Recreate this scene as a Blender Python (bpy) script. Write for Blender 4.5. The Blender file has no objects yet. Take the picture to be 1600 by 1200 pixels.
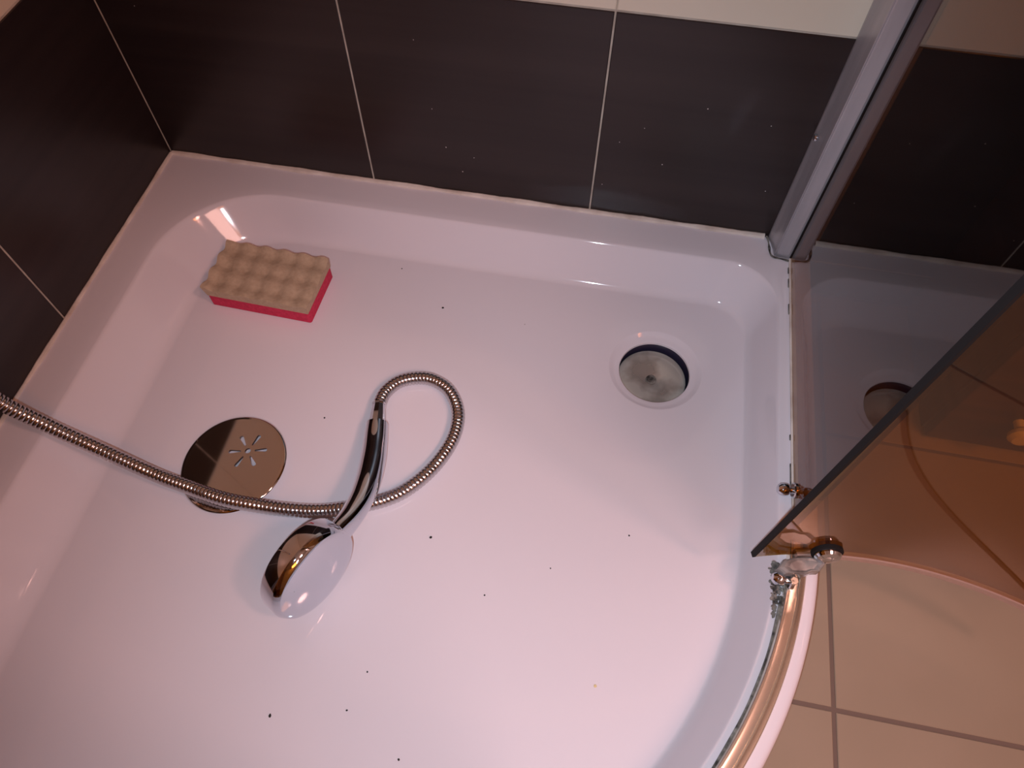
import bpy, bmesh, math, random
from mathutils import Vector, Matrix
random.seed(4)
S = bpy.context.scene
COL = S.collection

# ------------------------------------------------------------------ camera
cd = bpy.data.cameras.new('camera'); cam = bpy.data.objects.new('camera', cd); COL.objects.link(cam)
R = Vector((0.98221131, 0.18774405, 0.0036201)); U = Vector((-0.16259079, 0.84065729, 0.51658451)); F = Vector((-0.09394237, 0.50798375, -0.85622856))
CP = Vector((0.634906, -0.715883, 0.715624))
m = Matrix.Identity(4)
for i in range(3):
    m[i][0] = R[i]; m[i][1] = U[i]; m[i][2] = -F[i]; m[i][3] = CP[i]
cam.matrix_world = m
cd.sensor_width = 36; cd.lens = 1121.264 / 1600 * 36; cd.clip_start = 0.01
S.camera = cam

# ------------------------------------------------------------------ world, lights, exposure
w = bpy.data.worlds.new('world'); S.world = w; w.use_nodes = True
w.node_tree.nodes['Background'].inputs[0].default_value = (0.5, 0.32, 0.28, 1)
w.node_tree.nodes['Background'].inputs[1].default_value = 0.0
S.view_settings.view_transform = 'Standard'; S.view_settings.look = 'None'
S.view_settings.exposure = 0.0; S.view_settings.gamma = 1.0; S.view_settings.use_curve_mapping = False

def light(name, kind, loc, power, color, size=0.1, target=None):
    l = bpy.data.lights.new(name, kind); l.energy = power; l.color = color
    if kind == 'AREA':
        l.shape = 'DISK'; l.size = size
    else:
        l.shadow_soft_size = size
    o = bpy.data.objects.new(name, l); o.location = loc; COL.objects.link(o)
    if target is not None:
        o.rotation_euler = (Vector(target) - Vector(loc)).to_track_quat('-Z', 'Y').to_euler()
    return o
# warm ceiling lamp of the bathroom, to the right beyond the shower door
light('ceiling_lamp', 'AREA', (2.02, -0.95, 2.20), 10, (1.0, 0.47, 0.38), 0.26, (0.6, -0.4, 0))
light('warm_bounce_fill', 'AREA', (1.75, -1.74, 2.22), 29, (1.0, 0.50, 0.41), .9, (.9, -.8, 0))  # added warm fill, imitates light bouncing round the room
# phone flash beside the lens
fl = light('phone_flash', 'SPOT', tuple(CP - R * 0.02 - U * 0.03 - F * 0.01), 19, (0.57, 0.64, 0.75), 0.006, (.76, -.46, -.035))
fl.data.spot_size = math.radians(140); fl.data.spot_blend = 1.0
fl.data.spot_size = math.radians(125); fl.data.spot_blend = 1.0

# ------------------------------------------------------------------ materials
def mat(name, color, rough=0.5, metal=0.0, coat=0.0, spec=0.5):
    ma = bpy.data.materials.new(name); ma.use_nodes = True
    b = ma.node_tree.nodes['Principled BSDF']
    b.inputs['Base Color'].default_value = (*color, 1); b.inputs['Roughness'].default_value = rough
    b.inputs['Metallic'].default_value = metal; b.inputs['Coat Weight'].default_value = coat
    b.inputs['Coat Roughness'].default_value = 0.04; b.inputs['Specular IOR Level'].default_value = spec
    return ma
def nodes(ma): return ma.node_tree.nodes, ma.node_tree.links, ma.node_tree.nodes['Principled BSDF']
def noise_color(ma, c1, c2, scale=(1, 1, 1), ns=5, detail=4, lo=.4, hi=.6, bump=0, dist=.001, coord='Object', wave=False):
    N, L, b = nodes(ma)
    tc = N.new('ShaderNodeTexCoord'); mp = N.new('ShaderNodeMapping'); mp.inputs['Scale'].default_value = scale
    n = N.new('ShaderNodeTexNoise'); n.inputs['Scale'].default_value = ns; n.inputs['Detail'].default_value = detail
    cr = N.new('ShaderNodeValToRGB'); cr.color_ramp.elements[0].position = lo; cr.color_ramp.elements[1].position = hi
    cr.color_ramp.elements[0].color = (*c1, 1); cr.color_ramp.elements[1].color = (*c2, 1)
    L.new(tc.outputs[coord], mp.inputs[0]); L.new(mp.outputs[0], n.inputs[0]); L.new(n.outputs[0], cr.inputs[0]); L.new(cr.outputs[0], b.inputs['Base Color'])
    if bump:
        bp = N.new('ShaderNodeBump'); bp.inputs['Strength'].default_value = bump; bp.inputs['Distance'].default_value = dist
        L.new(n.outputs[0], bp.inputs['Height']); L.new(bp.outputs[0], b.inputs['Normal'])
    return ma
M_dark = noise_color(mat('dark_tile_glaze', (.02, .01, .01), 0.33), (.0165, .0095, .0095), (.026, .0165, .0155), (.6, .6, 26), 1.6, 5, .35, .65, .12, .0008)
M_light = noise_color(mat('cream_tile_glaze', (.62, .54, .42), 0.3), (.75, .69, .56), (.81, .75, .61), ns=3)
M_grout = noise_color(mat('wall_grout', (.5, .45, .4), 0.9), (.42, .37, .31), (.62, .57, .49), ns=40, lo=.3, hi=.7)
M_floor = noise_color(mat('beige_floor_glaze', (.4, .3, .22), 0.16), (.31, .245, .175), (.37, .29, .215), ns=2.5, lo=.35, hi=.65)
M_fgrout = mat('floor_grout', (.17, .12, .095), 0.9)
M_tray = mat('white_acrylic', (.80, .75, .795), 0.10, coat=0.0, spec=.5)
N, L, b = nodes(M_tray)
tc = N.new('ShaderNodeTexCoord'); n = N.new('ShaderNodeTexNoise'); n.inputs['Scale'].default_value = 6; n.inputs['Detail'].default_value = 6
mr = N.new('ShaderNodeMapRange'); mr.inputs[3].default_value = .045; mr.inputs[4].default_value = .08
L.new(tc.outputs['Object'], n.inputs[0]); L.new(n.outputs[0], mr.inputs[0]); L.new(mr.outputs[0], b.inputs['Roughness'])
M_caulk = noise_color(mat('silicone', (.6, .52, .45), .45), (.60, .50, .43), (.85, .77, .70), ns=25, lo=.3, hi=.6)
M_grime_gap = noise_color(mat('grime', (.1, .1, .09), .8), (.03, .027, .024), (.27, .25, .22), ns=130, lo=.35, hi=.65, bump=.5)  # also paints the dark seal gaps and the cup's dark hole
M_chrome = mat('chrome', (.64, .68, .74), 0.035, 1.0)
M_steel = mat('polished_steel', (.60, .61, .61), 0.05, 1.0)
M_hose = mat('hose_steel', (.56, .55, .56), 0.2, 1.0)
M_alu = noise_color(mat('satin_aluminium', (.6, .6, .62), 0.36, .45), (.42, .41, .44), (.52, .50, .53), (3, 3, .4), 12)
M_rail = mat('rail_aluminium', (.88, .82, .70), 0.24, .9)
M_rubber = mat('black_rubber', (.012, .010, .010), .7, spec=.15)
M_pink = noise_color(mat('pink_foam', (.7, .03, .1), .9), (.56, .022, .07), (.72, .04, .11), ns=220, lo=.3, hi=.7, bump=.7)
M_beige = noise_color(mat('cream_foam', (.6, .4, .25), .95), (.47, .34, .23), (.56, .42, .29), ns=200, lo=.3, hi=.7, bump=.7)
M_speck = mat('dark_crumb', (.02, .015, .012), .8)
M_plastic = noise_color(mat('clear_grey_plastic', (.5, .48, .46), .2), (.13, .11, .10), (.28, .25, .23), ns=60)
M_drip = mat('drip_seal_plastic', (.42, .27, .22), .25)
M_room = mat('room_plaster', (.54, .54, .52), .8)
M_void = mat('drain_dark', (.030, .024, .055), .5)
M_white = mat('white_speck', (.8, .76, .74), .5)
M_nozzle = mat('nozzle_rubber', (.35, .36, .38), .6)

# water-stained metal of the waste trap cup
M_cup = mat('stained_cup_metal', (.55, .52, .47), 0.12, .45)
N, L, b = nodes(M_cup)
tc = N.new('ShaderNodeTexCoord'); n = N.new('ShaderNodeTexNoise'); n.inputs['Scale'].default_value = 24; n.inputs['Detail'].default_value = 3
cr = N.new('ShaderNodeValToRGB'); cr.color_ramp.elements[0].position = .42; cr.color_ramp.elements[1].position = .56
cr.color_ramp.elements[0].color = (.40, .36, .32, 1); cr.color_ramp.elements[1].color = (.66, .63, .57, 1)
L.new(tc.outputs['Object'], n.inputs[0]); L.new(n.outputs[0], cr.inputs[0]); L.new(cr.outputs[0], b.inputs['Base Color'])
mr = N.new('ShaderNodeMapRange'); mr.inputs[3].default_value = .4; mr.inputs[4].default_value = .08
L.new(n.outputs[0], mr.inputs[0]); L.new(mr.outputs[0], b.inputs['Roughness'])

# bronze tinted safety glass: coloured transmission under a Fresnel reflection
def glass(name, tint):
    ma = bpy.data.materials.new(name); ma.use_nodes = True
    N, L = ma.node_tree.nodes, ma.node_tree.links; N.clear()
    o = N.new('ShaderNodeOutputMaterial'); mx = N.new('ShaderNodeMixShader'); t = N.new('ShaderNodeBsdfTransparent'); g = N.new('ShaderNodeBsdfGlossy')
    fr = N.new('ShaderNodeFresnel'); fr.inputs[0].default_value = 1.5
    ge = N.new('ShaderNodeNewGeometry'); m1b = N.new('ShaderNodeMath'); m1b.operation = 'SUBTRACT'; m1b.inputs[0].default_value = 1.0; L.new(ge.outputs['Backfacing'], m1b.inputs[1])
    m2 = N.new('ShaderNodeMath'); m2.operation = 'MULTIPLY'; m3 = N.new('ShaderNodeMath'); m3.operation = 'MULTIPLY'; m3.inputs[1].default_value = 1.15   # both faces of the sheet reflect
    t.inputs[0].default_value = (*tint, 1); g.inputs['Roughness'].default_value = .015; g.inputs['Color'].default_value = (1, 1, 1, 1)
    L.new(fr.outputs[0], m2.inputs[0]); L.new(m1b.outputs[0], m2.inputs[1]); L.new(m2.outputs[0], m3.inputs[0]); L.new(m3.outputs[0], mx.inputs[0]); L.new(t.outputs[0], mx.inputs[1]); L.new(g.outputs[0], mx.inputs[2]); L.new(mx.outputs[0], o.inputs[0])
    return ma
M_glass = glass('bronze_glass', (.65, .475, .20))
M_glass_dimmed = glass('dimmed_bronze_glass', (.45, .345, .20))  # same bronze glass; a dimmer view behind is put into its tint

# ------------------------------------------------------------------ helpers
def ob(name, bm, ma=None, parent=None, smooth=False):
    me = bpy.data.meshes.new(name); bmesh.ops.recalc_face_normals(bm, faces=bm.faces)
    if smooth:
        for f in bm.faces: f.smooth = True
        for e in bm.edges:
            if len(e.link_faces) == 2 and e.calc_face_angle(0) > math.radians(32): e.smooth = False
    bm.to_mesh(me); bm.free()
    if ma: me.materials.append(ma)
    o = bpy.data.objects.new(name, me); COL.objects.link(o)
    if parent: o.parent = parent; o.matrix_parent_inverse = parent.matrix_world.inverted()
    return o
def empty(name, loc=(0, 0, 0)):
    o = bpy.data.objects.new(name, None); o.location = loc; COL.objects.link(o); o.empty_display_size = .02
    bpy.context.view_layer.update(); o.matrix_world = Matrix.Translation(loc)
    return o
def tag(o, label, cat, group=None):
    o['label'] = label; o['category'] = cat
    if group: o['group'] = group
    return o
def struct(o, label=None, cat=None):
    o['kind'] = 'structure'
    if label: o['label'] = label
    if cat: o['category'] = cat
    return o
def box(bm, x0, x1, y0, y1, z0, z1, bev=0, seg=2):
    v = [bm.verts.new((x, y, z)) for x in (x0, x1) for y in (y0, y1) for z in (z0, z1)]
    fs = [(0, 1, 3, 2), (4, 6, 7, 5), (0, 4, 5, 1), (2, 3, 7, 6), (0, 2, 6, 4), (1, 5, 7, 3)]
    faces = [bm.faces.new([v[i] for i in f]) for f in fs]
    if bev:
        es = list({e for f in faces for e in f.edges})
        bmesh.ops.bevel(bm, geom=es, offset=bev, segments=seg, profile=.5, affect='EDGES')
    return faces
def boxo(name, a, ma, parent=None, bev=0):
    bm = bmesh.new(); box(bm, *a, bev=bev); return ob(name, bm, ma, parent)
def ring_loft(bm, rings, closed=True, cap0=False, cap1=False):
    vs = [[bm.verts.new(p) for p in r] for r in rings]
    n = len(vs[0])
    for a, c in zip(vs, vs[1:]):
        for i in range(n if closed else n - 1):
            j = (i + 1) % n
            bm.faces.new((a[i], a[j], c[j], c[i]))
    if cap0: bm.faces.new(vs[0][::-1])
    if cap1: bm.faces.new(vs[-1])
    return vs
def lathe(bm, prof, seg=48, center=(0, 0, 0), axis=(0, 0, 1), ref=None):
    """prof = [(radius, height)]; a radius of 0 closes the end"""
    A = Vector(axis).normalized(); X = Vector(ref).normalized() if ref else A.orthogonal().normalized(); X = (X - A * X.dot(A)).normalized(); Y = A.cross(X); C = Vector(center)
    rows = []
    for r, h in prof:
        if r <= 1e-7: rows.append([bm.verts.new(C + A * h)])
        else: rows.append([bm.verts.new(C + A * h + (X * math.cos(t) + Y * math.sin(t)) * r) for t in [2 * math.pi * i / seg for i in range(seg)]])
    for a, c in zip(rows, rows[1:]):
        for i in range(seg):
            j = (i + 1) % seg
            if len(a) == 1 and len(c) > 1: bm.faces.new((a[0], c[j], c[i]))
            elif len(c) == 1 and len(a) > 1: bm.faces.new((a[i], a[j], c[0]))
            elif len(a) > 1: bm.faces.new((a[i], a[j], c[j], c[i]))
def catmull(pts, n):
    P = [Vector(p) for p in pts]; P = [P[0] * 2 - P[1]] + P + [P[-1] * 2 - P[-2]]
    out = []
    for i in range(1, len(P) - 2):
        for k in range(n):
            t = k / n; a, b_, c, d = P[i - 1], P[i], P[i + 1], P[i + 2]
            out.append(.5 * ((2 * b_) + (c - a) * t + (2 * a - 5 * b_ + 4 * c - d) * t * t + (3 * b_ - a - 3 * c + d) * t ** 3))
    out.append(P[-2]); return out
def resample(pts, step):
    out = [pts[0].copy()]; acc = 0; prev = pts[0]
    for p in pts[1:]:
        d = (p - prev).length
        while acc + d >= step:
            q = prev.lerp(p, (step - acc) / d); out.append(q); prev = q; d = (p - prev).length; acc = 0
        acc += d; prev = p
    return out
def sweep(bm, path, rad, seg=14):
    """rad(i) gives (radius_side, radius_up)"""
    up = Vector((0, 0, 1)); rings = []
    for i, p in enumerate(path):
        t = (path[min(i + 1, len(path) - 1)] - path[max(i - 1, 0)]).normalized()
        s = t.cross(up).normalized(); u = s.cross(t).normalized(); ra, rb = rad(i)
        rings.append([p + s * math.cos(a) * ra + u * math.sin(a) * rb for a in [2 * math.pi * k / seg for k in range(seg)]])
    ring_loft(bm, rings, True, True, True)

# ------------------------------------------------------------------ room shell
TW, TH, G = 0.3046, 0.283, 0.0022
FZ = -0.10          # bathroom floor
CX, CY = .41, -.41
RX, RY, CZ = 2.55, -2.2, 2.28
def plate(name, o, ua, va, du, dv, th, ma, parent, bev=.0008):
    """tile slab: lower corner o, size du x dv along axes ua and va; the front stands proud by th along ua x va"""
    bm = bmesh.new(); ua = Vector(ua); va = Vector(va); nn = ua.cross(va)
    def rect(k, h):
        return [Vector(o) + ua * a + va * c + nn * h for a, c in ((k, k), (du - k, k), (du - k, dv - k), (k, dv - k))]
    ring_loft(bm, [rect(0, -.004), rect(0, th - bev), rect(bev, th)], True, True, True)
    return ob(name, bm, ma, parent)
wall_back = struct(boxo('wall_back', (-.03, RX, .0012, .05, FZ, CZ), M_grout))
wall_left = struct(boxo('wall_left', (-.05, -.0012, RY, .0012, FZ, CZ), M_grout))
xs = [-0.0007, .3035]
while xs[-1] < RX: xs.append(xs[-1] + TW)
zs = [(FZ, -.035, 'd'), (-.035, TH, 'd'), (TH, TH + .4, 'l'), (TH + .4, TH + .8, 'l'), (TH + .8, TH + 1.2, 'l'), (TH + 1.2, TH + 1.6, 'l'), (TH + 1.6, CZ, 'l')]
for z0, z1, k in zs:
    for a, c in zip(xs, xs[1:]):
        c = min(c, RX)
        t_ = plate('tile', (a + G / 2, .0012, z0 + G / 2), (1, 0, 0), (0, 0, 1), c - a - G * (1 if k == 'd' else .5), z1 - z0 - G * (1 if k == 'd' else .5), .0012, M_dark if k == 'd' else M_light, wall_back)
ys = [0.0007, -.3035]
while ys[-1] > RY: ys.append(ys[-1] - TW)
for z0, z1, k in zs:
    for a, c in zip(ys, ys[1:]):
        c = max(c, RY)
        plate('tile', (-.0012, c + G / 2, z0 + G / 2), (0, 1, 0), (0, 0, 1), a - c - G * (1 if k == 'd' else .5), z1 - z0 - G * (1 if k == 'd' else .5), .0012, M_dark if k == 'd' else M_light, wall_left)
struct(boxo('wall_right', (RX, RX + .05, RY, .05, FZ, CZ), M_room))
struct(boxo('wall_front', (-.05, RX + .05, RY - .05, RY, FZ, CZ), M_room))
struct(boxo('ceiling', (-.05, RX + .05, RY - .05, .05, CZ, CZ + .05), M_room))
floor = struct(boxo('floor', (-.05, RX + .05, RY - .05, .05, FZ - .06, FZ - .0015), M_fgrout))
fx = [.950 - .33 * k for k in range(2, 0, -1)] + [.950 + .33 * k for k in range(6)]
fy = [-.558 + .33 * k for k in range(2)] + [-.558 - .33 * k for k in range(1, 6)]
fy = sorted(fy)
FG = .0045
fxe = [0.0] + [x for x in fx if 0.05 < x < RX] + [RX]
fye = [RY] + [y for y in fy if RY + .05 < y < 0] + [0.0]
for a, c in zip(fxe, fxe[1:]):
    for d, e in zip(fye, fye[1:]):
        plate('tile', (a + FG / 2, d + FG / 2, FZ - .0015), (1, 0, 0), (0, 1, 0), c - a - FG, e - d - FG, .0015, M_floor, floor)

# ------------------------------------------------------------------ quadrant shower tray
CX, CY = .41, -.41
def contour(xl, yb, xr, rtl, rtr, z=0, rfl=None, off=0):
    """closed outline: left line up, back line, right line, big front arc, front line"""
    rr = xr - CX; yf = CY - rr; rfl = rfl or rtl; P = []
    def line(a, c, n):
        for k in range(n): P.append((a[0] + (c[0] - a[0]) * k / n, a[1] + (c[1] - a[1]) * k / n))
    def arc(cx, cy, r, a0, a1, n):
        for k in range(n):
            t = math.radians(a0 + (a1 - a0) * k / n); P.append((cx + r * math.cos(t), cy + r * math.sin(t)))
    line((xl, yf + rfl), (xl, yb - rtl), 60); arc(xl + rtl, yb - rtl, rtl, 180, 90, 20)
    line((xl + rtl, yb), (xr - rtr, yb), 60); arc(xr - rtr, yb - rtr, rtr, 90, 0, 20)
    line((xr, yb - rtr), (xr, CY), 30); arc(CX, CY, rr, 0, -90, 80)
    line((CX, yf), (xl + rfl, yf), 30); arc(xl + rfl, yf + rfl, rfl, 270, 180, 20)
    return [Vector((x, y, z)) for x, y in P]
DEP = -.050
DC = Vector((0.7243, -0.2055, 0))
rings = []
W2 = .905
for dx, z in ((-.004, FZ + .001), (-.004, FZ + .02), (0, -.02), (0, -.008), (-.0015, -.0035), (-.004, -.001), (-.008, 0)):
    rings.append(contour(.0015 - dx * .2, -.0015 + dx * .2, W2 + dx, .004, .006, z, .006))
top = contour(.052, -.052, .863, .138, .066, 0, .12)
bot = contour(.115, -.094, .833, .100, .052, DEP, .08)
def sprof(t):           # rounded lip, straight slope, softer foot
    k1, k2 = .10, .34
    if t < k1: f = .5 * t * t / k1
    elif t > 1 - k2: f = (1 - k2 - k1 / 2) + k2 / 2 - .5 * (1 - t) ** 2 / k2
    else: f = t - k1 / 2
    return f / (1 - (k1 + k2) / 2)
rings.append(contour(.040, -.040, .875, .142, .06, 0, .12))
for i in range(29):
    t = i / 28
    rings.append([a.lerp(c, t).xy.to_3d() + Vector((0, 0, DEP * sprof(t))) for a, c in zip(top, bot)])
dirs = [((p - DC) * Vector((1, 1, 0))).normalized() if (p - DC).length else p for p in [Vector((q_.x, q_.y, 0)) for q_ in bot]] if False else []
for p in bot:
    d = Vector((p.x - DC.x, p.y - DC.y, 0)); dirs.append(d.normalized())
for r, z in ((.059, DEP), (.0575, DEP - .0006), (.054, DEP - .0035), (.050, DEP - .0052), (.0462, DEP - .006), (.0448, DEP - .0068), (.0445, DEP - .010)):
    rings.append([Vector((DC.x + d.x * r, DC.y + d.y * r, z)) for d in dirs])
bm = bmesh.new(); ring_loft(bm, rings)
tray = empty('shower_tray', (CX, CY, FZ))
tag(tray, 'white glossy quadrant shower tray with round waste hole at its back right corner', 'shower tray')
ob('basin', bm, M_tray, tray, True)
# waste body under the hole
bm = bmesh.new(); lathe(bm, [(.0452, DEP - .0105), (.047, DEP - .012), (.047, DEP - .044), (0, DEP - .045)], 64, (DC.x, DC.y, 0))
ws = ob('waste_body', bm, M_void, tray, True); ws['label'] = 'dark inside of the waste hole'
bm = bmesh.new(); z0 = DEP - .0225
lathe(bm, [(.0440, z0 - .012), (.0440, z0 - .001), (.0432, z0), (.041, z0 + .0004), (.030, z0 + .0002), (.018, z0 - .0008), (.009, z0 - .0020), (.0052, z0 - .0030), (.005, z0 - .0085), (0, z0 - .009)], 64, (DC.x - .001, DC.y - .001, 0))
cup = ob('trap_cup', bm, M_cup, tray, True); bm = bmesh.new(); lathe(bm, [(0, z0 - .0036), (.0050, z0 - .0034), (.0060, z0 - .0016), (.0066, z0 - .0012), (.0056, z0 - .0008), (.0030, z0 - .0018), (0, z0 - .0020)], 24, (DC.x - .001, DC.y - .001, 0)); sc = ob('dark_hole_disc', bm, M_grime_gap, cup, True); sc['label'] = 'dark disc painted for the shaded hole in the centre of the cup'  # dark disc put in for the darkness of the cup's centre hole
cup['label'] = 'stained round metal trap cup inside the waste hole'
# lengths of silicone against the tiles
def bead(name, pts, r, ma, lab):
    bm = bmesh.new(); path = resample(catmull(pts, 40), .006)
    rr = [1 + .25 * math.sin(i * .35) * math.sin(i * .11 + 1) + random.uniform(-.08, .08) for i in range(len(path))]
    sweep(bm, path, lambda i: (r * rr[i], r * rr[i] * .8), 8)
    o = ob(name, bm, ma, None, True); tag(o, lab, 'sealant'); return o
bead('silicone_bead', [(.003, -.0015, .0005), (.3, -.0015, .0005), (.6, -.0018, .0005), (.846, -.002, .0005)], (.0042), M_caulk, 'cream silicone bead between back wall tiles and tray edge')
bead('silicone_bead', [(.0015, -.003, .0005), (.0015, -.3, .0005), (.0015, -.6, .0005), (.0015, -.9, .0005)], (.0030), M_caulk, 'cream silicone bead between left wall tiles and tray edge')

# ------------------------------------------------------------------ fixed screen: wall profile, glass, bottom seal
screen = empty('fixed_shower_screen', (.878, -.2, 0))
tag(screen, 'fixed bronze glass shower screen with grey aluminium wall profile at the back wall', 'shower screen')
PX0, PX1, GH = .8495, .8785, 1.85
bm = bmesh.new()
# section of the profile: rolled side face, step line, front face
sec = [(PX0 - .001, -.0003), (PX0 - .001, -.004), (PX0 + .0015, -.012), (PX0 + .0045, -.024), (PX0 + .0062, -.0335), (PX0 + .0070, -.0345), (PX0 + .0078, -.0340), (PX0 + .0090, -.0352), (PX1 - .006, -.0365), (PX1 - .0035, -.036), (PX1 - .0035, -.030), (PX1 + .0035, -.030), (PX1 + .0035, -.036), (PX1 + .020, -.036), (PX1 + .022, -.034), (PX1 + .022, -.0003)]
ring_loft(bm, [[Vector((x, y, z)) for x, y in sec] for z in (.0005, GH)], True, True, True)
ob('wall_profile', bm, M_alu, screen)
bm = bmesh.new(); box(bm, PX1 - .0025, PX1 + .0025, -.405, -.0305, .003, GH, .0004, 1); ob('glass_pane', bm, M_glass_dimmed, screen)
bm = bmesh.new(); box(bm, PX1 - .0035, PX1 - .0025, -.0385, -.0305, .002, GH); o = ob('glass_gasket', bm, M_rubber, screen); o['label'] = 'thin black gasket between profile and glass'
bm = bmesh.new(); box(bm, PX1 - .0042, PX1 + .0042, -.405, -.037, .0003, .0042, .0012); o = ob('bottom_seal', bm, M_caulk, screen)
for k, (ya, yb) in enumerate(((-.062, -.052), (-.085, -.071), (-.128, -.112), (-.305, -.298), (-.36, -.334))):  # dark strips standing in for shaded gaps along the seal
    bm = bmesh.new(); box(bm, PX1 - .0052, PX1 - .0040, ya, yb, .0002, .0022, .0004, 1); o = ob('gap_strip', bm, M_grime_gap, screen); o['label'] = 'short dark strip painted for a gap along the bottom seal'
# grimy wedge where the profile meets the wall and the tray
bm = bmesh.new()
path = [Vector(p) for p in ((.8455, -.003, .002), (.8475, -.009, .002), (.849, -.02, .0018), (.8505, -.032, .0018), (.8545, -.0375, .0016), (.866, -.039, .0015), (.876, -.041, .0015))]
pr = resample(catmull(path, 8), .0012); sweep(bm, pr, lambda i: (.0013 + .0004 * math.sin(i * .45), .0011), 7); o = ob('grime_line', bm, M_grime_gap, screen, True)
def screw(name, loc, axis, r, h, parent, lab=None):
    bm = bmesh.new(); lathe(bm, [(0, -.002), (r * .55, -.002), (r * .55, 0), (r, .0005), (r, h * .4), (r * .8, h * .8), (r * .3, h), (0, h)], 20, loc, axis)
    o = ob(name, bm, M_chrome, parent, True)
    if lab: o['label'] = lab
    return o
screw('screw', (PX0 + .0008, -.010, .170), (-1, -.15, 0), .0042, .004, screen, 'small chrome screw on the wall profile')

# unseen matching pane from the left wall, added to dim the warm light
front = empty('fixed_shower_screen', (.2, -.878, 0))
tag(front, 'unseen fixed bronze glass shower screen added on the front tray edge by the left wall', 'shower screen')
bm = bmesh.new(); ring_loft(bm, [[Vector((-y, -x, z)) for x, y in [(PX0, -.0003), (PX0 + .006, -.0345), (PX1 - .0035, -.036), (PX1 - .0035, -.030), (PX1 + .0035, -.030), (PX1 + .0035, -.036), (PX1 + .022, -.034), (PX1 + .022, -.0003)]] for z in (.0005, GH)], True, True, True)
ob('wall_profile', bm, M_alu, front)
bm = bmesh.new(); box(bm, .0305, .405, -PX1 - .0025, -PX1 + .0025, .003, GH, .0004, 1); ob('glass_pane', bm, M_glass, front)
d2 = empty('sliding_door_pane', (.2, -.852, 0)); tag(d2, 'unseen curved bronze glass door pane added on the front of the rail', 'shower door')  # unseen pane, added to dim warm light on the tray's front left
bm = bmesh.new(); rg = []
for k in range(41):
    t = math.radians(-51 - 39 * min(k, 30) / 30); x = CX + .458 * math.cos(t) - max(0, k - 30) * .02; y = CY + .458 * math.sin(t); nx_, ny_ = math.cos(t) * .0025, math.sin(t) * .0025
    rg.append([Vector((x - nx_, y - ny_, .0145)), Vector((x + nx_, y + ny_, .0145)), Vector((x + nx_, y + ny_, GH)), Vector((x - nx_, y - ny_, GH))])
ring_loft(bm, rg, True, True, True); ob('glass_pane', bm, M_glass, d2, True)

# chrome stop knob at the foot of the fixed glass
def knob(name, base, axis, lab, hexr=None):
    t = empty(name, base); tag(t, lab, 'knob')
    bm = bmesh.new(); A = Vector(axis).normalized()
    lathe(bm, [(0, 0), (.0035, 0), (.0035, .006), (.0052, .007), (.0066, .009), (.0070, .0125), (.0062, .016), (.004, .0185), (0, .0195)], 32, base, A)
    ob('knob_head', bm, M_chrome, t, True)
    bm = bmesh.new(); lathe(bm, [(0, -.0015), (.0078, -.0015), (.0085, -.0005), (.0085, .002), (.0070, .003), (0, .003)], 32, base, A)
    ob('washer', bm, M_steel, t, True); return t
knob('stop_knob', (PX1 - .003, -.370, .0105), (-1, -.1, .05), 'chrome stop knob low on the inner face of the fixed glass')

# ------------------------------------------------------------------ curved bottom rail
def arcpts(r, z, a0, a1, n): return [Vector((CX + r * math.cos(t), CY + r * math.sin(t), z)) for t in [math.radians(a0 + (a1 - a0) * k / n) for k in range(n + 1)]]
rail = empty('bottom_rail', (.87, -.5, 0)); tag(rail, 'curved aluminium guide rail along the rounded tray edge', 'rail')
bm = bmesh.new()
sec = [(.4600, .0006), (.4600, .0125), (.4608, .0135), (.4620, .0135), (.4628, .0125), (.4632, .0105), (.4655, .0100), (.4705, .0102), (.4712, .0115), (.4722, .0118), (.4730, .0108), (.4745, .0095), (.4775, .0085), (.4790, .0065), (.4795, .0006)]
nn = 96
rg = []
for k in range(nn + 1):
    t = math.radians(-2 - 88 * k / nn)
    rg.append([Vector((CX + r * math.cos(t), CY + r * math.sin(t), z)) for r, z in sec])
ring_loft(bm, rg, True, True, True); ob('rail_profile', bm, M_rail, rail, True)
bm = bmesh.new()
pts = arcpts(.4592, .001, -9, -90, 130)
def gr(i): k = 1 + .4 * math.sin(i * .37) * math.sin(i * .11 + 1); return (.0010 * k, .0009)
sweep(bm, pts, gr, 8); o = ob('dirt_line', bm, M_grime_gap, rail, True); o['label'] = 'grey dirt and old silicone along the rail foot'

# ------------------------------------------------------------------ low dark cabinet on the bathroom floor behind the glass
cab = empty('floor_cabinet', (1.35, -.11, FZ)); tag(cab, 'dark brown cabinet on the beige floor, seen through the bronze glass', 'cabinet')
M_wood = noise_color(mat('dark_brown_wood', (.05, .025, .015), .4), (.050, .022, .012), (.085, .040, .022), (1, 1, 12), 3)
bm = bmesh.new(); box(bm, 1.072, 1.66, -.196, -.003, FZ + .0005, .42, .002); ob('body', bm, M_wood, cab)
for k, (xa, xb) in enumerate(((1.074, 1.365), (1.368, 1.658))):
    bm = bmesh.new(); box(bm, xa, xb, -.211, -.196, FZ + .004, .40, .002); dd = ob('door', bm, M_wood, cab)
    bm = bmesh.new(); kx = 1.150 if k == 0 else xa + .03
    lathe(bm, [(0, 0), (.006, 0), (.006, .010), (.014, .016), (.015, .021), (.011, .026), (0, .027)], 24, (kx, -.211, -.03), (0, -1, 0)); ob('knob', bm, M_caulk, dd, True)  # pale knob shapes put in for a pale yellow reflection

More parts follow.
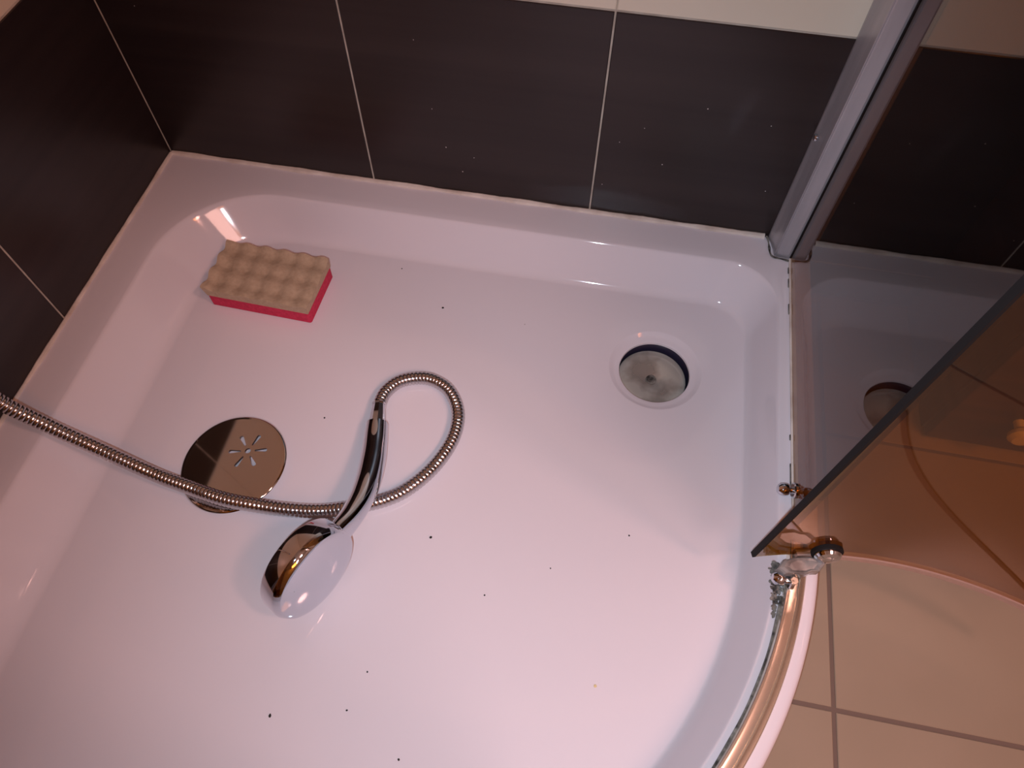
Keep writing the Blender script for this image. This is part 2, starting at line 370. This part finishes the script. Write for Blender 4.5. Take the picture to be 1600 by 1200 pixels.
# ------------------------------------------------------------------ door pane, off its track
door = empty('sliding_door_pane', (.96, -.44, .02))
tag(door, 'curved bronze glass door pane swung out over the floor, its corner over the tray', 'shower door')
DCX, DCY, DR = .960, -.862, .430
LEAN = Vector((.028, .012, 1))
a0 = math.degrees(math.asin((.829 - DCX) / DR)); a1 = 26
def dpt(a, r, z):
    t = math.radians(a); return Vector((DCX + r * math.sin(t), DCY + r * math.cos(t), .02)) + LEAN * (z - .02)
bm = bmesh.new(); n = 60
rg = []
for k in range(n + 1):
    a = a0 + (a1 - a0) * k / n
    rg.append([dpt(a, DR - .0023, .02), dpt(a, DR + .0023, .02), dpt(a, DR + .0023, 1.85), dpt(a, DR - .0023, 1.85)])
ring_loft(bm, rg, True, True, True)
ob('glass_pane', bm, M_glass, door, True)
bm = bmesh.new(); da = .32
rg = []
for z in (.021, 1.85):
    rg.append([dpt(a0 - .08, DR - .0027, z), dpt(a0 - .08, DR + .0027, z), dpt(a0 + da, DR + .0027, z), dpt(a0 + da, DR - .0027, z)])
ring_loft(bm, rg, True, True, True); o = ob('edge_seal', bm, M_rubber, door); o['label'] = 'dark seal along the upright edge of the door glass'
bm = bmesh.new(); rg = []
for k in range(n + 1):
    a = a0 + 6 + (a1 - a0 - 6) * k / n
    rg.append([dpt(a, DR - .0042, .0135), dpt(a, DR + .0038, .0135), dpt(a, DR + .0038, .0200), dpt(a, DR - .0042, .0215)])
ring_loft(bm, rg, True, True, True); o = ob('bottom_seal', bm, M_drip, door, True); o['label'] = 'pinkish clear drip seal along the lower glass edge'
# roller clamp through the glass near the bottom edge
ax = Vector((.12, -1, .12)).normalized(); rb = dpt(math.degrees(math.asin((.895 - DCX) / DR)), DR, .036)
bm = bmesh.new(); lathe(bm, [(0, .003), (.0135, .003), (.0150, .004), (.0150, .007), (.0135, .008), (0, .008)], 40, rb, ax); o = ob('clamp_ring', bm, M_rubber, door, True); o['label'] = 'black rubber ring of the roller clamp'
bm = bmesh.new(); lathe(bm, [(0, .007), (.0125, .007), (.0128, .010), (.011, .0125), (.006, .0135), (.0035, .0125), (0, .0125)], 40, rb, ax); o = ob('clamp_cap', bm, M_chrome, door, True); o['label'] = 'chrome cap of the roller clamp'

# loose roller bracket sitting on the rail
rol = empty('roller_bracket', (.872, -.46, .0135)); tag(rol, 'grey plastic door roller bracket on the rail below the glass corner', 'bracket')
bm = bmesh.new()
out = [(.853, -.4625), (.858, -.4540), (.868, -.4490), (.884, -.4455), (.896, -.4455), (.8985, -.4500), (.893, -.4585), (.886, -.4600), (.880, -.4640), (.870, -.4655), (.860, -.4670)]
def shell(z, k):
    c = Vector((.878, -.456, 0)); return [c + (Vector((x, y, 0)) - c) * k + Vector((0, 0, z)) for x, y in out]
ring_loft(bm, [shell(.0138, .94), shell(.0145, 1), shell(.024, 1), shell(.0265, .95), shell(.0275, .80), shell(.0262, .6), shell(.0262, .3)], True, True, True)
ob('bracket_body', bm, M_plastic, rol)
k2 = knob('adjuster_knob', (.869, -.4705, .0150), (-1, .05, .05), 'chrome adjuster knob among grime on the rail')
k2.parent = rol; k2.matrix_parent_inverse = rol.matrix_world.inverted()
for key in ('category', 'label'): 
    if key in k2: del k2[key]
bm = bmesh.new(); lathe(bm, [(0, 0), (.0038, 0), (.0042, .0006), (.0042, .0034), (.0036, .004), (0, .004)], 6, (.8695, -.4708, .0195), (0, -.2, 1))
o = ob('hex_nut', bm, M_rail, rol); o['label'] = 'small bright hexagonal nut'
# grime clump: many small crumbs nobody could count
bm = bmesh.new(); rnd = random.Random(7)
for k in range(230):
    t = rnd.random(); a = -5.2 - 6.6 * t
    r = .4585 - .002 + rnd.gauss(-.004 * (1 - t) - .001, .0035 * (1.15 - t)); 
    s = rnd.uniform(.0008, .0023) * (1.15 - .4 * t)
    c = Vector((CX + r * math.cos(math.radians(a)), CY + r * math.sin(math.radians(a)), s * .4 + rnd.uniform(0, .006) * (1 - t)))
    mt = Matrix.Translation(c) @ Matrix.Rotation(rnd.uniform(0, 6), 4, 'Z') @ Matrix.Diagonal((s * rnd.uniform(.7, 1.8), s, s * .6, 1))
    bmesh.ops.create_icosphere(bm, subdivisions=1, radius=1, matrix=mt)
gc = ob('grime_clump', bm, M_grime_gap, None, True); tag(gc, 'grey clump of hair and grime on the tray rim beside the roller bracket', 'grime'); gc['kind'] = 'stuff'

# ------------------------------------------------------------------ loose waste cover
CC = Vector((0.2561, -0.4319, 0)); CZ0 = DEP + .0006; CR = .0615; CT = .0030
SC = Vector((0.2673, -0.4146, 0))
cover = empty('waste_cover', (CC.x, CC.y, DEP)); tag(cover, 'round polished steel waste cover with star slots lying under the hose', 'drain cover')
# plate with real slots: boolean of a disc with seven cutters
bm = bmesh.new(); lathe(bm, [(0, CZ0), (CR - .004, CZ0), (CR - .0006, CZ0 + .0006), (CR, CZ0 + .0014), (CR - .0006, CZ0 + CT - .0007), (CR - .0016, CZ0 + CT - .0002), (CR - .004, CZ0 + CT), (0, CZ0 + CT)], 96, CC)
disc = ob('cover_plate', bm, M_steel, cover, True)
bm = bmesh.new()
lathe(bm, [(0, CZ0 - .01), (.0034, CZ0 - .01), (.0034, CZ0 + .02), (0, CZ0 + .02)], 20, SC)
for k in range(6):
    a = math.radians(60 * k + 12); d = Vector((math.cos(a), math.sin(a), 0)); s = Vector((-d.y, d.x, 0)); P = []
    for t, side in [(t_, 1) for t_ in range(9)]:
        th = -math.pi / 2 + math.pi * t / 8; P.append(SC + d * (.0205 + .0024 * math.cos(th)) + s * .0024 * math.sin(th))
    for t in range(5):
        th = math.pi / 2 + math.pi * t / 4; P.append(SC + d * (.0090 + .0010 * math.cos(th)) + s * .0010 * math.sin(th))
    ring_loft(bm, [[p + Vector((0, 0, z)) for p in P] for z in (CZ0 - .01, CZ0 + .02)], True, True, True)
cut = ob('cutter', bm)
md = disc.modifiers.new('slots', 'BOOLEAN'); md.operation = 'DIFFERENCE'; md.object = cut; md.solver = 'EXACT'
bpy.context.view_layer.update()
dg = bpy.context.evaluated_depsgraph_get(); newme = bpy.data.meshes.new_from_object(disc.evaluated_get(dg))
disc.modifiers.clear(); disc.data = newme
bpy.data.objects.remove(cut)
TILT = Matrix.Translation((CC.x - CR, CC.y, DEP)) @ Matrix.Rotation(math.radians(-4.2), 4, 'Y') @ Matrix.Translation((-(CC.x - CR), -CC.y, -DEP))
disc.data.transform(disc.matrix_world.inverted() @ TILT @ disc.matrix_world)
for p in disc.data.polygons: p.use_smooth = abs(p.normal.z) < .99 and (Vector((p.center.x, p.center.y, 0)) - CC).length > .055

# ------------------------------------------------------------------ sponge
A0 = Vector((0.1372, -0.2167, DEP)); ux = Vector((.1392, -.0046, 0)); LX = ux.length; ux.normalize(); uy = Vector((-ux.y, ux.x, 0)); LY = .0815
sponge = empty('bath_sponge', (.21, -.19, DEP)); tag(sponge, 'two layer bath sponge, cream bumpy foam on a bright pink base', 'sponge')
def sp(a, c, z): return A0 + ux * a + uy * c + Vector((0, 0, z))
ZP = .021
bm = bmesh.new()
def rrect(k, z, r=.003):
    P = []
    for cx, cy, s in ((r, r, 180), (LX - r, r, 270), (LX - r, LY - r, 0), (r, LY - r, 90)):
        for j in range(5):
            t = math.radians(s + 90 * j / 4); P.append(sp(cx + (r - k) * math.cos(t), cy + (r - k) * math.sin(t), z))
    return P
ring_loft(bm, [rrect(.0012, .0006), rrect(0, .0022), rrect(0, ZP)], True, True, True)
ob('pink_base', bm, M_pink, sponge, True)
for f in sponge.children[0].data.polygons: f.use_smooth = abs(f.normal.z) < .9
bm = bmesh.new(); nx, ny = 90, 54; top_v = []
def hgt(a, c):
    px, py = .0265, .0265
    b1 = .5 + .25 * (math.cos(2 * math.pi * a / px + .3) + math.cos(2 * math.pi * (c - LY) / py - .3))
    ed = max(0, 1 - a / .007, 1 - (LY - c) / .007)
    return ZP + .0098 + (.0030 + .0034 * ed) * b1 - .0012 * (1 - b1) ** 3
for j in range(ny + 1):
    row = []
    for i in range(nx + 1):
        a = LX * i / nx; c = LY * j / ny; h = hgt(a, c)
        k = h - ZP   # bumps lean outward a little at the sides, so the silhouette is scalloped
        ea = -.10 * k if i == 0 else (.0 if i < nx else .0)
        row.append(bm.verts.new(sp(a + ea - (.42 * (k - .008) if i == 0 else 0), c + (.12 * k if j == ny else 0), h)))
    top_v.append(row)
for j in range(ny):
    for i in range(nx): bm.faces.new((top_v[j][i], top_v[j][i + 1], top_v[j + 1][i + 1], top_v[j + 1][i]))
per = [top_v[0][i] for i in range(nx + 1)] + [top_v[j][nx] for j in range(1, ny + 1)] + [top_v[ny][i] for i in range(nx - 1, -1, -1)] + [top_v[j][0] for j in range(ny - 1, 0, -1)]
crd = [(LX * i / nx, 0) for i in range(nx + 1)] + [(LX, LY * j / ny) for j in range(1, ny + 1)] + [(LX * i / nx, LY) for i in range(nx - 1, -1, -1)] + [(0, LY * j / ny) for j in range(ny - 1, 0, -1)]
low = [bm.verts.new(sp(a, c, ZP + .0002)) for a, c in crd]
for i in range(len(per)):
    j = (i + 1) % len(per); bm.faces.new((per[i], low[i], low[j], per[j]))
bm.faces.new(low)
ob('bumpy_top', bm, M_beige, sponge, True)

# ------------------------------------------------------------------ shower hose
HP = [(0.012, -0.428, 0.52), (0.02, -0.432, 0.36), (0.022, -0.44, 0.2), (0.025, -0.4448, 0.1), (0.0402, -0.4504, 0.06), (0.0757, -0.4534, 0.0252), (0.1313, -0.4599, -0.0076), (0.1852, -0.4684, -0.0254), (0.2265, -0.4743, -0.0289), (0.2661, -0.4798, -0.0295), (0.3028, -0.4795, -0.0315), (0.3384, -0.4758, -0.0375), (0.3731, -0.4691, -0.0416), (0.4034, -0.4594, -0.0416), (0.4394, -0.4432, -0.0416), (0.4637, -0.4235, -0.0416), (0.4855, -0.391, -0.0416), (0.4978, -0.3535, -0.0416), (0.4958, -0.3189, -0.0416), (0.4794, -0.292, -0.0416), (0.4579, -0.2803, -0.0416), (0.4374, -0.2799, -0.0416), (0.4156, -0.2898, -0.041), (0.4033, -0.3084, -0.039), (0.4006, -0.3276, -0.0375)]
hose = empty('shower_hose', (.344, -.4804, DEP)); tag(hose, 'ribbed chrome shower hose crossing the cover and looping over the tray floor', 'hose')
STEP = .00058
path = resample(catmull(HP, 60), STEP)
def hr(i):
    s = (i * STEP) % .0046 / .0046
    k = .0073 + .0009 * (1 - abs(2 * s - 1) ** 4)
    return (k, k)
bm = bmesh.new(); sweep(bm, path, hr, 16); ob('ribbed_tube', bm, M_hose, hose, True)
bm = bmesh.new(); lathe(bm, [(0, -.02), (.009, -.02), (.010, -.016), (.010, .012), (.018, .014), (.018, .03), (0, .03)], 24, (.012, -.428, .53), (-.25, .0, 1)); 
ob('hose_nut', bm, M_chrome, hose, True)

# ------------------------------------------------------------------ hand shower
hs = empty('hand_shower', (.40, -.55, DEP)); tag(hs, 'chrome hand shower lying on its edge across the hose', 'hand shower')
e0 = Vector((0.4006, -0.3276, -0.0375)); e1 = Vector((0.407, -0.3564, -0.0343)); axc = (e1 - e0).normalized()
bm = bmesh.new(); Lc = (e1 - e0).length
lathe(bm, [(.0055, -.002), (.0082, -.002), (.0088, 0), (.0088, .0012), (.0078, .0018), (.0080, .004), (.0092, Lc * .5), (.0102, Lc), (.0098, Lc + .001), (0, Lc + .001)], 10, e0, axc)
cn = ob('hose_connector', bm, M_chrome, hs, False); cn['label'] = 'faceted chrome nut joining hose and handle'
HN = Vector((.915, -.40, .10)).normalized()      # back of the head looks this way
HU = (Vector((0, 0, 1)) - HN * HN.z).normalized(); HD = HN.cross(HU)
if HD.y > 0: HD = -HD
HC = Vector((0.3999, -0.5452, DEP + .0530))
spine = [e1, Vector((0.4131, -0.3822, -0.0295)), Vector((0.419, -0.4081, -0.0218)), Vector((0.4231, -0.4339, -0.0135)), Vector((0.4243, -0.4587, -0.0058)), Vector((0.422, -0.4813, 0.0006)), Vector((0.4167, -0.5027, 0.0059)), Vector((0.4108, -0.5231, 0.0094)), Vector((0.4058, -0.5433, 0.0106))]
rads = [(.0132, .0125), (.0142, .0128), (.0146, .0130), (.0142, .0130), (.0134, .0132), (.0122, .0150), (.0110, .0190), (.0095, .0230), (.0040, .0200)]
sub = 10; path = catmull(spine, sub)
rr = catmull([(a, c, 0) for a, c in rads], sub)
bm = bmesh.new(); rings = []
for i, p in enumerate(path):
    t = (path[min(i + 1, len(path) - 1)] - path[max(i - 1, 0)]).normalized()
    s = t.cross(Vector((0, 0, 1))).normalized(); u = s.cross(t).normalized()
    rings.append([p + s * math.cos(a) * rr[i].x + u * math.sin(a) * rr[i].y for a in [2 * math.pi * k / 40 for k in range(40)]])
ring_loft(bm, rings, True, True, True); ob('handle', bm, M_chrome, hs, True)
bm = bmesh.new()
lathe(bm, [(0, -.0165), (.0480, -.0165), (.0498, -.0158), (.0506, -.0140), (.0522, .0030), (.0520, .0040), (.0486, .0098), (.0478, .0104), (.043, .0120), (.034, .0140), (.022, .0155), (.010, .0162), (0, .0163)], 96, HC, HN, HD)
ob('shower_head', bm, M_chrome, hs, True)
bm = bmesh.new(); lathe(bm, [(0, -.0178), (.042, -.0178), (.0435, -.0172), (.0435, -.0162), (0, -.0162)], 64, HC, HN); fp = ob('spray_face', bm, mat('grey_face_plastic', (.45, .46, .48), .35), hs, True)
bm = bmesh.new()
for rn, cnt in ((.010, 6), (.020, 12), (.030, 18), (.038, 24)):
    for k in range(cnt):
        t = 2 * math.pi * k / cnt; lathe(bm, [(0, -.0176), (.0013, -.0176), (.0010, -.0192), (0, -.0194)], 8, HC + (HU * math.cos(t) + HD * math.sin(t)) * rn, HN)
nz = ob('nozzles', bm, M_nozzle, fp); nz['kind'] = 'stuff'

# ------------------------------------------------------------------ crumbs on the tray, drops on the tiles
rnd = random.Random(3)
CRUMB_PLACES = ['on the tray floor, right of the sponge near the back slope', 'on the tray floor between sponge and waste hole', 'between the waste cover and the shower handle',
    'right of the shower head, below the hose loop', 'on the front left of the tray, largest below the shower head', 'on the front of the tray, just right of the largest crumb',
    'on the tray floor left of the door glass corner', 'in the middle of the tray, right of the shower head', 'below the shower head, above the front pair of crumbs',
    'on the tray floor left of the waste hole, very faint', 'at the bottom edge of the photo', 'in the middle right of the tray, below the handle level, faint']
for x, y, s in [(0.3671, -0.1083, .0011), (0.4383, -0.1629, .0016), (0.3371, -0.3519, .0011), (0.5001, -0.473, .0015), (0.3905, -0.6765, .0015), (0.4624, -0.6581, .0011), (0.7149, -0.4295, .0012), (0.5714, -0.5235, .0010), (0.4718, -0.6203, .0010), (0.5502, -0.1689, .0007), (0.5236, -0.6899, .0012), (0.6352, -0.4819, .0008)]:
    bm = bmesh.new(); bmesh.ops.create_icosphere(bm, subdivisions=1, radius=1, matrix=Matrix.Diagonal((s * rnd.uniform(.7, 1.4), s, s * .5, 1)))
    for v in bm.verts: v.co *= rnd.uniform(.75, 1.2)
    o = ob('dirt_crumb', bm, M_speck); o.location = (x, y, DEP + s * .35); o.rotation_euler.z = rnd.uniform(0, 6)
    tag(o, 'tiny dark dirt crumb ' + CRUMB_PLACES.pop(0), 'crumb', 'dark crumbs on the tray floor')
bm = bmesh.new(); bmesh.ops.create_icosphere(bm, subdivisions=1, radius=.0018, matrix=Matrix.Diagonal((1, 1, .4, 1)))
o = ob('yellow_crumb', bm, mat('yellow_crumb', (.75, .6, .3), .7)); o.location = (0.6979, -0.5904, DEP + .0006); tag(o, 'tiny pale yellow crumb on the tray floor near the front', 'crumb')
for x, z in [(.3868, .2234), (.3998, .1332), (.4133, .0762), (.4333, .0387), (.7257, .182), (.6335, .1203), (.0499, .2235), (.66, .145), (.69, .095), (.80, .17), (.822, .075), (.62, .05), (.45, .065)]:
    bm = bmesh.new(); s = rnd.uniform(.0005, .0009); bmesh.ops.create_icosphere(bm, subdivisions=1, radius=s, matrix=Matrix.Diagonal((1, .5, 1, 1)))
    o = ob('white_speck', bm, M_white); o.location = (x, -.0002, z); tag(o, 'tiny white water drop speck on the dark back wall tiles', 'speck', 'white specks on the dark back wall tiles')
